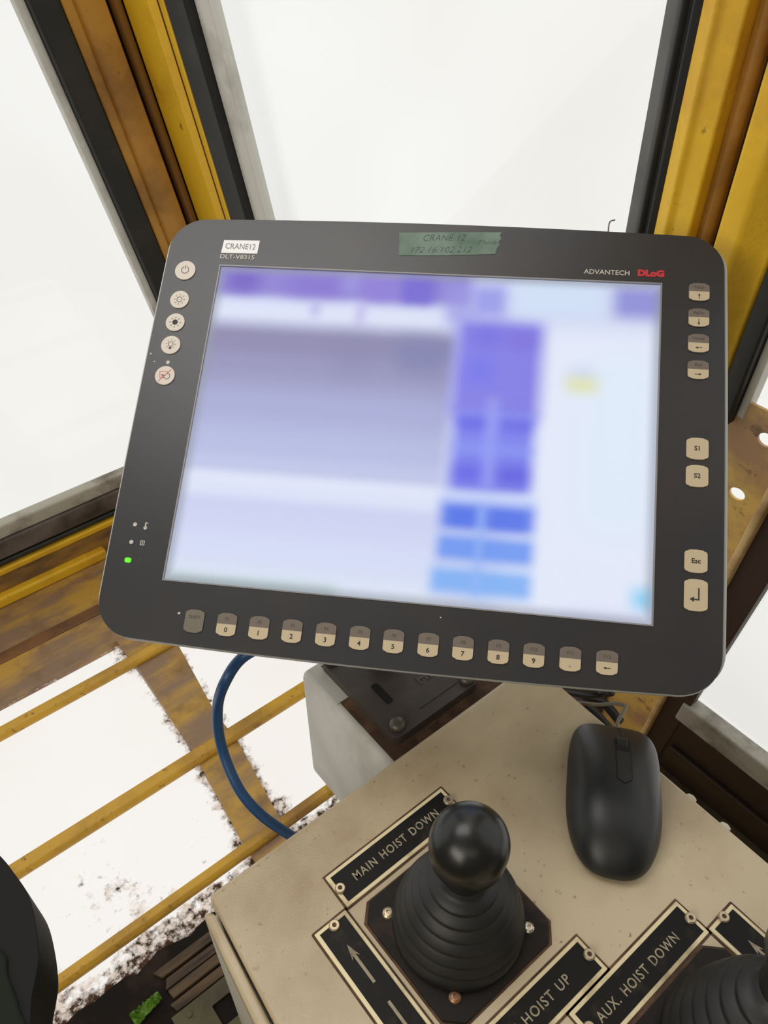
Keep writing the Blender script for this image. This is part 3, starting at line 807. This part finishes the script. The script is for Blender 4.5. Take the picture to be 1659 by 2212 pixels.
Rm(26, -63, 42, -50, 3, (80, 112, 230), .7); Rm(52, -63, 74, -50, 3, (86, 114, 230), .7)
Rm(44, -106, 49, -48, 2.5, (150, 180, 246), .55)
Rm(122, 88, 160, 112, 6, (146, 146, 216))
Rm(56, 88, 116, 116, 6, (208, 222, 245))
Rm(96, 40, 112, 50, 6, (198, 206, 236), .8)
Rm(94, 34 - 1, 114, 44, 5, (222, 226, 176), .95)
Rm(140, -106, 156, -92, 5, (142, 208, 244), .95)
Rm(-160, -120, -40, -109, 5, (178, 198, 196))
Rm(100, -120, 160, -108, 6, (206, 212, 240), .6)


def scol(x, y):
    c = [.5, .5, .5]
    for (x0, y0, x1, y1), s, col, op in SR:
        s *= 1.45
        def st(t):
            t = max(0, min(1, t)); return t * t * (3 - 2 * t)
        w = st((x - x0) / s * .5 + .5) * st((x1 - x) / s * .5 + .5) * st((y - y0) / s * .5 + .5) * st((y1 - y) / s * .5 + .5) * op
        if col is None:
            for (ya, ca_), (yb, cb_) in zip(GR, GR[1:]):
                if y >= yb or yb == -140: break
            tt = st((y - yb) / (ya - yb)); col = [lin(ca_)[i] * tt + lin(cb_)[i] * (1 - tt) for i in range(3)]
        for i in range(3): c[i] += (col[i] - c[i]) * w
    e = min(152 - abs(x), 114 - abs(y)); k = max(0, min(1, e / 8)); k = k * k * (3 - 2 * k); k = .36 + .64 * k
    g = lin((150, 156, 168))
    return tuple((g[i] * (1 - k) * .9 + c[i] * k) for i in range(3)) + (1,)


NX, NY = 152, 114; vs = []; fs = []; cs = []
for j in range(NY + 1):
    for i in range(NX + 1):
        x = -152.2 + 304.4 * i / NX; y = -114.2 + 228.4 * j / NY
        vs.append((x / 1000, y / 1000, -.0012)); cs.append(scol(x, y))
for j in range(NY):
    for i in range(NX):
        a = j * (NX + 1) + i; fs.append((a, a + 1, a + NX + 2, a + NX + 1))
msc = bpy.data.materials.new('screen_picture'); msc.use_nodes = True
b = msc.node_tree.nodes['Principled BSDF']; b.inputs['Base Color'].default_value = (.01, .01, .01, 1); b.inputs['Roughness'].default_value = .25; b.inputs['Specular IOR Level'].default_value = .12
at = msc.node_tree.nodes.new('ShaderNodeAttribute'); at.attribute_name = 'picture'
msc.node_tree.links.new(at.outputs['Color'], b.inputs['Emission Color']); b.inputs['Emission Strength'].default_value = 1.0
m = MB(); m.add(vs, fs); so = m.build('screen', msc, term)
ca = so.data.color_attributes.new('picture', 'FLOAT_COLOR', 'POINT')
for k, c in enumerate(cs): ca.data[k].color = c


# keys
def key_outline(cx, cy, w, h, bulge=.9, r=1.8):
    o = []
    for x, y in rrect(-w / 2, -h / 2, w / 2, h / 2, r, 4):
        o.append((cx + x, cy + y))
    # bulged top and bottom
    top_ = [(cx + w / 2 * t, cy + h / 2 + bulge * (1 - t * t)) for t in (.6, .3, 0, -.3, -.6)]
    bot_ = [(cx + w / 2 * t, cy - h / 2 - bulge * (1 - t * t)) for t in (-.6, -.3, 0, .3, .6)]
    return MMt(o[:5] + top_ + o[5:15] + bot_ + o[15:])


def half_face(cx, cy, w, h, ysplit, bulge=.9, r=1.6):
    full = key_outline(cx, cy, w - .5, h - .5, bulge, r)
    return [(x, y) for x, y in full if y * 1000 < ysplit - .3] + [((cx + w / 2 - .25) / 1000, ysplit / 1000), ((cx - w / 2 + .25) / 1000, ysplit / 1000)]


def clip_half(poly, ys):
    out = []
    n = len(poly)
    for i in range(n):
        a, b = poly[i], poly[(i + 1) % n]
        ia, ib = a[1] <= ys, b[1] <= ys
        if ia: out.append(a)
        if ia != ib:
            t = (ys - a[1]) / (b[1] - a[1]); out.append((a[0] + (b[0] - a[0]) * t, ys))
    return out


def arrow_pts(cx, cy, ang, l=2.2):
    p = [(-l, -.22), (.2 * l, -.22), (.2 * l, -.8), (l, 0), (.2 * l, .8), (.2 * l, .22), (-l, .22)]
    c_, s_ = math.cos(ang), math.sin(ang)
    return MMt([(cx + x * c_ - y * s_, cy + x * s_ + y * c_) for x, y in p])


T0 = .0009


def key(cx, cy, w, h, mtop, upper=None, lower=None, lower_arrow=None, two=True, label=None):
    k = MB().prism(key_outline(cx, cy, w, h), -.0005, T0).build('key', mtop, term, .0003, 1)
    if label: k['label'] = label
    z = T0 + .00006
    if two:
        f = clip_half(key_outline(cx, cy, w - .3, h - .3), (cy + .3) / 1000)
        MB().prism(f, T0 - .0001, T0 + .00005).build('key_face', M_kbeige, k)
    if upper: text_mesh('legend', upper, .0030, M_inkg, k, (cx / 1000, (cy + 3.4 if two else cy + 2.4) / 1000, z), bold=.00006, depth=.00004)
    if lower: text_mesh('legend', lower, .0042, M_ink, k, (cx / 1000, (cy - 3.4) / 1000, z), bold=.0001, depth=.00004)
    if lower_arrow is not None:
        MB().prism(arrow_pts(cx, cy - 3.2, lower_arrow), z - .00004, z + .00005).build('legend', M_ink, k)
    return k


KX = [-126.9, -105.7, -84.8, -63.7, -42.4, -21.2, -.3, 21.0, 42.0, 63.2, 84.2, 105.5, 126.8]
key(KX[0], -138.4, 12.4, 12.8, M_kshift, 'SHIFT', two=False)
nums = ['0', '1', '2', '3', '4', '5', '6', '7', '8', '9', '.', None]
for i in range(12):
    key(KX[i + 1], -138.6, 12.6, 12.8, M_kdark, 'F%d' % (i + 1), nums[i], math.pi if i == 11 else None)
for (y, t, a) in ((108.7, 'PgUp', math.pi / 2), (89.9, 'PgDn', -math.pi / 2), (71.5, 'Home', math.pi), (52.8, 'End', 0)):
    key(176.3, y, 13.2, 11.4, M_kdark, t, None, a)
for (y, t) in ((-.9, 'S1'), (-18.9, 'S2'), (-72.9, 'Esc')):
    k = MB().prism(key_outline(176.5, y, 13.4, 12.6), -.0005, T0).build('key', M_kbeige, term, .0003, 1)
    text_mesh('legend', t, .0042, M_ink, k, (.1765, y / 1000, T0 + .00006), bold=.0001, depth=.00004)
k = MB().prism(key_outline(176.7, -93.6, 13.6, 17.6), -.0005, T0).build('key', M_kbeige, term, .0003, 1)
m = MB(); m.prism(MMt([(173.0, -96.2), (175.6, -94.6), (175.6, -95.8), (177.9, -95.8), (177.9, -89.2), (178.7, -89.2), (178.7, -96.7), (175.6, -96.7), (175.6, -97.8)]), T0, T0 + .0001); m.build('legend', M_ink, k)
# round keys at the left
def ring(cx, cy, r0, r1, a0=0, a1=360, n=28):
    o = [(cx + r1 * math.cos(math.radians(a0 + (a1 - a0) * k / n)), cy + r1 * math.sin(math.radians(a0 + (a1 - a0) * k / n))) for k in range(n + 1)]
    i_ = [(cx + r0 * math.cos(math.radians(a1 - (a1 - a0) * k / n)), cy + r0 * math.sin(math.radians(a1 - (a1 - a0) * k / n))) for k in range(n + 1)]
    return MMt(o + i_)


def seg_(x0, y0, x1, y1, w):
    dx, dy = x1 - x0, y1 - y0; l = math.hypot(dx, dy); nx_, ny_ = -dy / l * w / 2, dx / l * w / 2
    return MMt([(x0 + nx_, y0 + ny_), (x0 - nx_, y0 - ny_), (x1 - nx_, y1 - ny_), (x1 + nx_, y1 + ny_)])


def rays(m, cx, cy, r0, r1, n, w, skip=()):
    for k in range(n):
        if k in skip: continue
        a = math.pi / 2 + 2 * math.pi * k / n; m.prism(seg_(cx + r0 * math.cos(a), cy + r0 * math.sin(a), cx + r1 * math.cos(a), cy + r1 * math.sin(a), w), T0, T0 + .00008)


kb = []
for (y, r, lb) in ((108.4, 7.5, 'round off-white key with power symbol'), (85.1, 6.8, 'round off-white key with hollow sun symbol'), (67.3, 6.8, 'round off-white key with solid sun symbol'),
                   (49.8, 6.9, 'round off-white key with light bulb symbol'), (26.7, 7.0, 'round off-white key with struck-out red screen symbol')):
    k = MB().prism(MMt(circ(-177.0, y, r, 40)), -.0005, T0).build('round_key', M_kwhite, term, .0003, 1); k['label'] = lb; kb.append(k)
cx = -177.0
m = MB(); m.prism(ring(cx, 108.6, 2.4, 2.9, 115, 425), T0, T0 + .00008); m.prism(seg_(cx, 109.4, cx, 112.2, .5), T0, T0 + .00008); m.build('symbol', M_inkg, kb[0])
m = MB(); m.prism(ring(cx, 85.1, 1.7, 2.1, 0, 359), T0, T0 + .00008); rays(m, cx, 85.1, 3.0, 4.1, 8, .4); m.build('symbol', M_inkg, kb[1])
m = MB(); m.prism(MMt(circ(cx, 67.3, 2.0)), T0, T0 + .00008); rays(m, cx, 67.3, 3.0, 4.2, 8, .4); m.build('symbol', M_ink, kb[2])
m = MB(); m.prism(ring(cx, 50.4, 1.5, 1.9, 0, 359), T0, T0 + .00008); m.prism(MMt(rrect(cx - .9, 46.6, cx + .9, 48.3, .3)), T0, T0 + .00008); rays(m, cx, 50.4, 2.7, 3.7, 8, .35, (4,)); m.build('symbol', M_inkg, kb[3])
m = MB(); m.prism(seg_(cx - 3.9, 22.2, cx + 3.9, 31.4, .55), T0, T0 + .0001)
for s in ((-4, 29.5, 2.2, 29.5), (-4, 29.5, -3.2, 24.8), (-3.2, 24.8, -.5, 24.8), (2.2, 29.5, 1.8, 27.5)): m.prism(seg_(cx + s[0], s[1], cx + s[2], s[3], .4), T0, T0 + .00008)
m.build('symbol', M_redk, kb[4])
m = MB(); m.prism(ring(cx + 1.6, 26.2, 1.9, 2.3, -120, 100), T0, T0 + .00009); m.prism(seg_(cx - 2.4, 26.8, cx + .6, 26.6, .8), T0, T0 + .00008); m.prism(seg_(cx - 2.0, 25.4, cx + .4, 25.2, .7), T0, T0 + .00008); m.build('symbol', M_inkg, kb[4])
# indicator lamps and printed symbols
MB().prism(MMt(circ(-176.8, 36.8, 1.3)), 0, .0003).build('indicator', M_print, term)
for (x, y) in ((-177.8, -79.5), (-178.0, -91.4)): MB().prism(MMt(circ(x, y, 1.35)), 0, .0003).build('indicator', M_print, term)
o = MB().prism(MMt(rrect(-180.0, -105.0, -175.9, -102.0, 1.2)), 0, .0005).build('indicator', M_led, term); o['label'] = 'lit green indicator'
m = MB(); m.prism(MMt(circ(-170.5, -81.2, 1.2)), 0, .0002); m.prism(MMt(rrect(-171.0, -81, -170.1, -77.4, .3)), 0, .0002); m.prism(seg_(-170, -78, -168.9, -78, .4), 0, .0002); m.build('printed_symbol', M_print, term)
m = MB(); m.prism(MMt([(-172, -93), (-169, -93), (-169, -89.8), (-172, -89.8)]), 0, .0002, [MMt([(-171.5, -92.5), (-169.5, -92.5), (-169.5, -90.3), (-171.5, -90.3)])]); m.prism(seg_(-170.5, -92, -170.5, -90.8, .6), 0, .0002); m.build('printed_symbol', M_print, term)
m = MB(); m.prism(ring(-170.5, -103.2, 1.15, 1.5, 0, 359), 0, .0002); m.build('printed_symbol', M_inkg, term)
# labels and marks
st = MB().prism(MMt([(-152.6, 134.3), (-126.2, 134.9), (-126.6, 124.3), (-153.2, 124.0)]), 0, .0003).build('name_sticker', M_stick, term); st['label'] = 'white sticker printed CRANE12'
text_mesh('lettering', 'CRANE12', .0064, mat('sticker_print', (120, 124, 128), .6), st, (-.1397, .1294, .00036), width=.0222, depth=.00004)
text_mesh('model_lettering', 'DLT-V8315', .0048, M_print, term, (-.1408, .1210, .0002), width=.0252, depth=.00006, bold=.00005)
text_mesh('brand_lettering', 'ADVANTECH', .0050, M_print, term, (.1165, .1207, .0002), width=.0300, depth=.00006, bold=.00005)
lg = text_mesh('brand_logo', 'DLoG', .0062, M_red, term, (.1452, .1212, .0002), width=.0172, depth=.00006, bold=.00042)
tp = [(-26.7, 145.2)]
tp = [(-26.9, 145.4), (10, 147.4), (44.6, 148.7), (43.2, 146.4), (44.4, 143.5), (42.6, 141.0), (43.8, 138.6), (42.0, 136), (41.2, 131.5), (8, 128.8), (-25.2, 127.3)]
t_ = MB().prism(MMt(tp), 0, .0003).build('masking_tape', M_tape, term); t_['label'] = 'torn green masking tape with handwriting'
a = math.radians(3)
text_mesh('handwriting', 'CRANE 12', .0072, M_pen, t_, (.0045, .1424, .00036), rz=a, width=.029, shear=.3, depth=.00004, bold=-.00016)
text_mesh('handwriting', '172.16.102.212', .0066, M_pen, t_, (.0030, .1330, .00036), rz=a, width=.042, shear=.3, depth=.00004, bold=-.00016)
text_mesh('handwriting', 'Think', .0050, M_pen, t_, (.0345, .1400, .00036), rz=a, width=.013, shear=.3, depth=.00004, bold=-.0001)
# paint chips on the bezel
for (px, py, r) in ((387, 1325, .9), (952, 1334, .5), (326, 764, .7), (334, 781, .5)):
    x, y = mon(px, py); MB().prism(MMt([(x + r * (.7 + .5 * random.random()) * math.cos(q), y + r * (.7 + .5 * random.random()) * math.sin(q)) for q in (0, .9, 2, 3, 4.1, 5.2)]), 0, .0002).build('paint_chip', M_print, term)

# ------------------------------------------------------------------ cables
def atm(px, py, dn):                      # the point dn behind the terminal's front
    r = ray(px, py); k = (MC - mn_ * dn - Vector((0, 0, CAMZ))).dot(mn_) / r.dot(mn_); return Vector((0, 0, CAMZ)) + r * k


bc = [atm(700, 1362, .064), atm(600, 1385, .058), atm(527, 1418, .062), atz(488, 1470, .790), atz(470, 1530, .750), atz(478, 1610, .715), atz(514, 1700, .690), atz(562, 1758, .670), atz(625, 1803, .640), atz(700, 1850, .60), atz(760, 1900, .55)]
m = MB(); m.tube(spline(bc, 10), .0040, 16)
tag(m.build('blue_cable', M_blue, None, smooth=True), 'blue cable hanging in a loop from the terminal to behind the console', 'cable')
for i, (pts, r, lb) in enumerate([
    ([(1150, 1490, .5), (1215, 1500, .47), (1275, 1530, .44), (1330, 1590, .42)], .005, 'thick black cable running along the back right edge of the console'),
    ([(1190, 1480, .42), (1250, 1500, .40), (1300, 1515, .38), (1340, 1560, .36)], .006, 'black cable behind the console, lowest of the three'),
    ([(1160, 1480, .55), (1240, 1496, .52), (1290, 1500, .50), (1322, 1496, .52)], .004, 'thin black cable passing just under the terminal edge')]):
    m = MB(); m.tube(spline([atz(*p) for p in pts], 8), r, 12)
    tag(m.build('black_cable', M_cab, None, smooth=True), lb, 'cable', 'black cables behind the console')
# thin bent wire standing behind the terminal's top edge
wp = [MC + mx_ * .118 + my_ * .153 - mn_ * .014, MC + mx_ * .1175 + my_ * .160 - mn_ * .010, MC + mx_ * .1180 + my_ * .1655 - mn_ * .008, MC + mx_ * .1215 + my_ * .1672 - mn_ * .008]
m = MB(); m.tube(spline(wp, 5), .0005, 8); tag(m.build('bent_wire', mat('wire', (120, 104, 92), .5), None, smooth=True), 'thin bent wire sticking up behind the top edge of the terminal', 'wire')

# ------------------------------------------------------------------ seat corner and floor clutter at the lower left
zr = .66
pts = [(-420, 1840), (-380, 1750), (-300, 1705), (-180, 1730), (-60, 1790), (0, 1848), (30, 1885), (62, 1935), (78, 2000), (84, 2065), (78, 2110), (68, 2165), (66, 2260), (60, 2460), (20, 2540), (-340, 2560), (-410, 2500)]
ol = [atz(p.x, p.y, zr) for p in spline([Vector((x, y, 0)) for x, y in pts], 5)]; cx_ = sum(p.x for p in ol) / len(ol); cy_ = sum(p.y for p in ol) / len(ol)
arm = empty('chair_armrest', (cx_, cy_, zr - .05), 'black padded armrest corner at the lower left edge', 'armrest')
m = MB(); m.prism([(p.x - cx_, p.y - cy_) for p in ol], 0, .05); m.build('pad', M_seat, arm, .012, 4, angle=20)
pts2 = [(-160, 1990), (0, 2050), (20, 2110), (44, 2180), (60, 2300), (-260, 2300)]
ol2 = [atz(p.x, p.y, zr) for p in spline([Vector((x, y, 0)) for x, y in pts2], 5)]
m = MB(); m.prism([(p.x - cx_, p.y - cy_) for p in ol2], .040, .053); m.build('side_panel', M_seat2, arm, .003, 3)
m = MB(); m.tube([Vector((-.03, -.03, .01)), Vector((-.03, -.03, -(zr - .05)))], .02, 20); m.build('post', M_cab, arm)
gv = []; gf = []
A_ = atz(287, 2206, .012); B_ = atz(346, 2150, .016); dn_ = (B_ - A_); sd = Vector((-dn_.y, dn_.x, 0)).normalized()
for i in range(15):
    for j in range(5):
        t = i / 14; w = .010 * (1 - .35 * t)
        gv.append(A_ + dn_ * t + sd * (j / 4 - .5) * w * 2 + Vector((0, 0, .005 * mnoise.noise(Vector((i * .9, j * 1.3, 1))) + .003 * ((j + i) % 2))))
for i in range(14):
    for j in range(4):
        a = i * 5 + j; gf.append((a, a + 1, a + 6, a + 5))
m = MB(); m.add(gv, gf); o = m.build('plastic_scrap', M_foil); sm_ = o.modifiers.new('solid', 'SOLIDIFY'); sm_.thickness = .0008
tag(o, 'crumpled bright green plastic scrap on the dark floor by the console foot', 'scrap')
# crumbs of white sealant beside the console's right edge
for (px, py, lb) in ((1494, 1721, 'white crumb by the console edge, nearer the mouse'), (1567, 1783, 'white crumb by the console edge, farther from the mouse')):
    c = atz(px, py, .738); c.x = .3425
    m = MB(); vs = []; 
    for k in range(6): vs.append((c.x + .0045 * math.cos(k) * (.6 + .5 * random.random()), c.y + .006 * math.sin(k) * (.6 + .5 * random.random()), c.z - .006 + .004 * random.random()))
    m.prism([(c.x + .0026 * math.cos(q), c.y + .0042 * math.sin(q) * (1 + .3 * math.sin(3 * q))) for q in (0, 1.1, 2.2, 3.1, 4.2, 5.2)], c.z - .008, c.z - .001)
    tag(m.build('sealant_crumb', M_white, None, .0012), lb, 'crumb', 'white crumbs along the console edge')
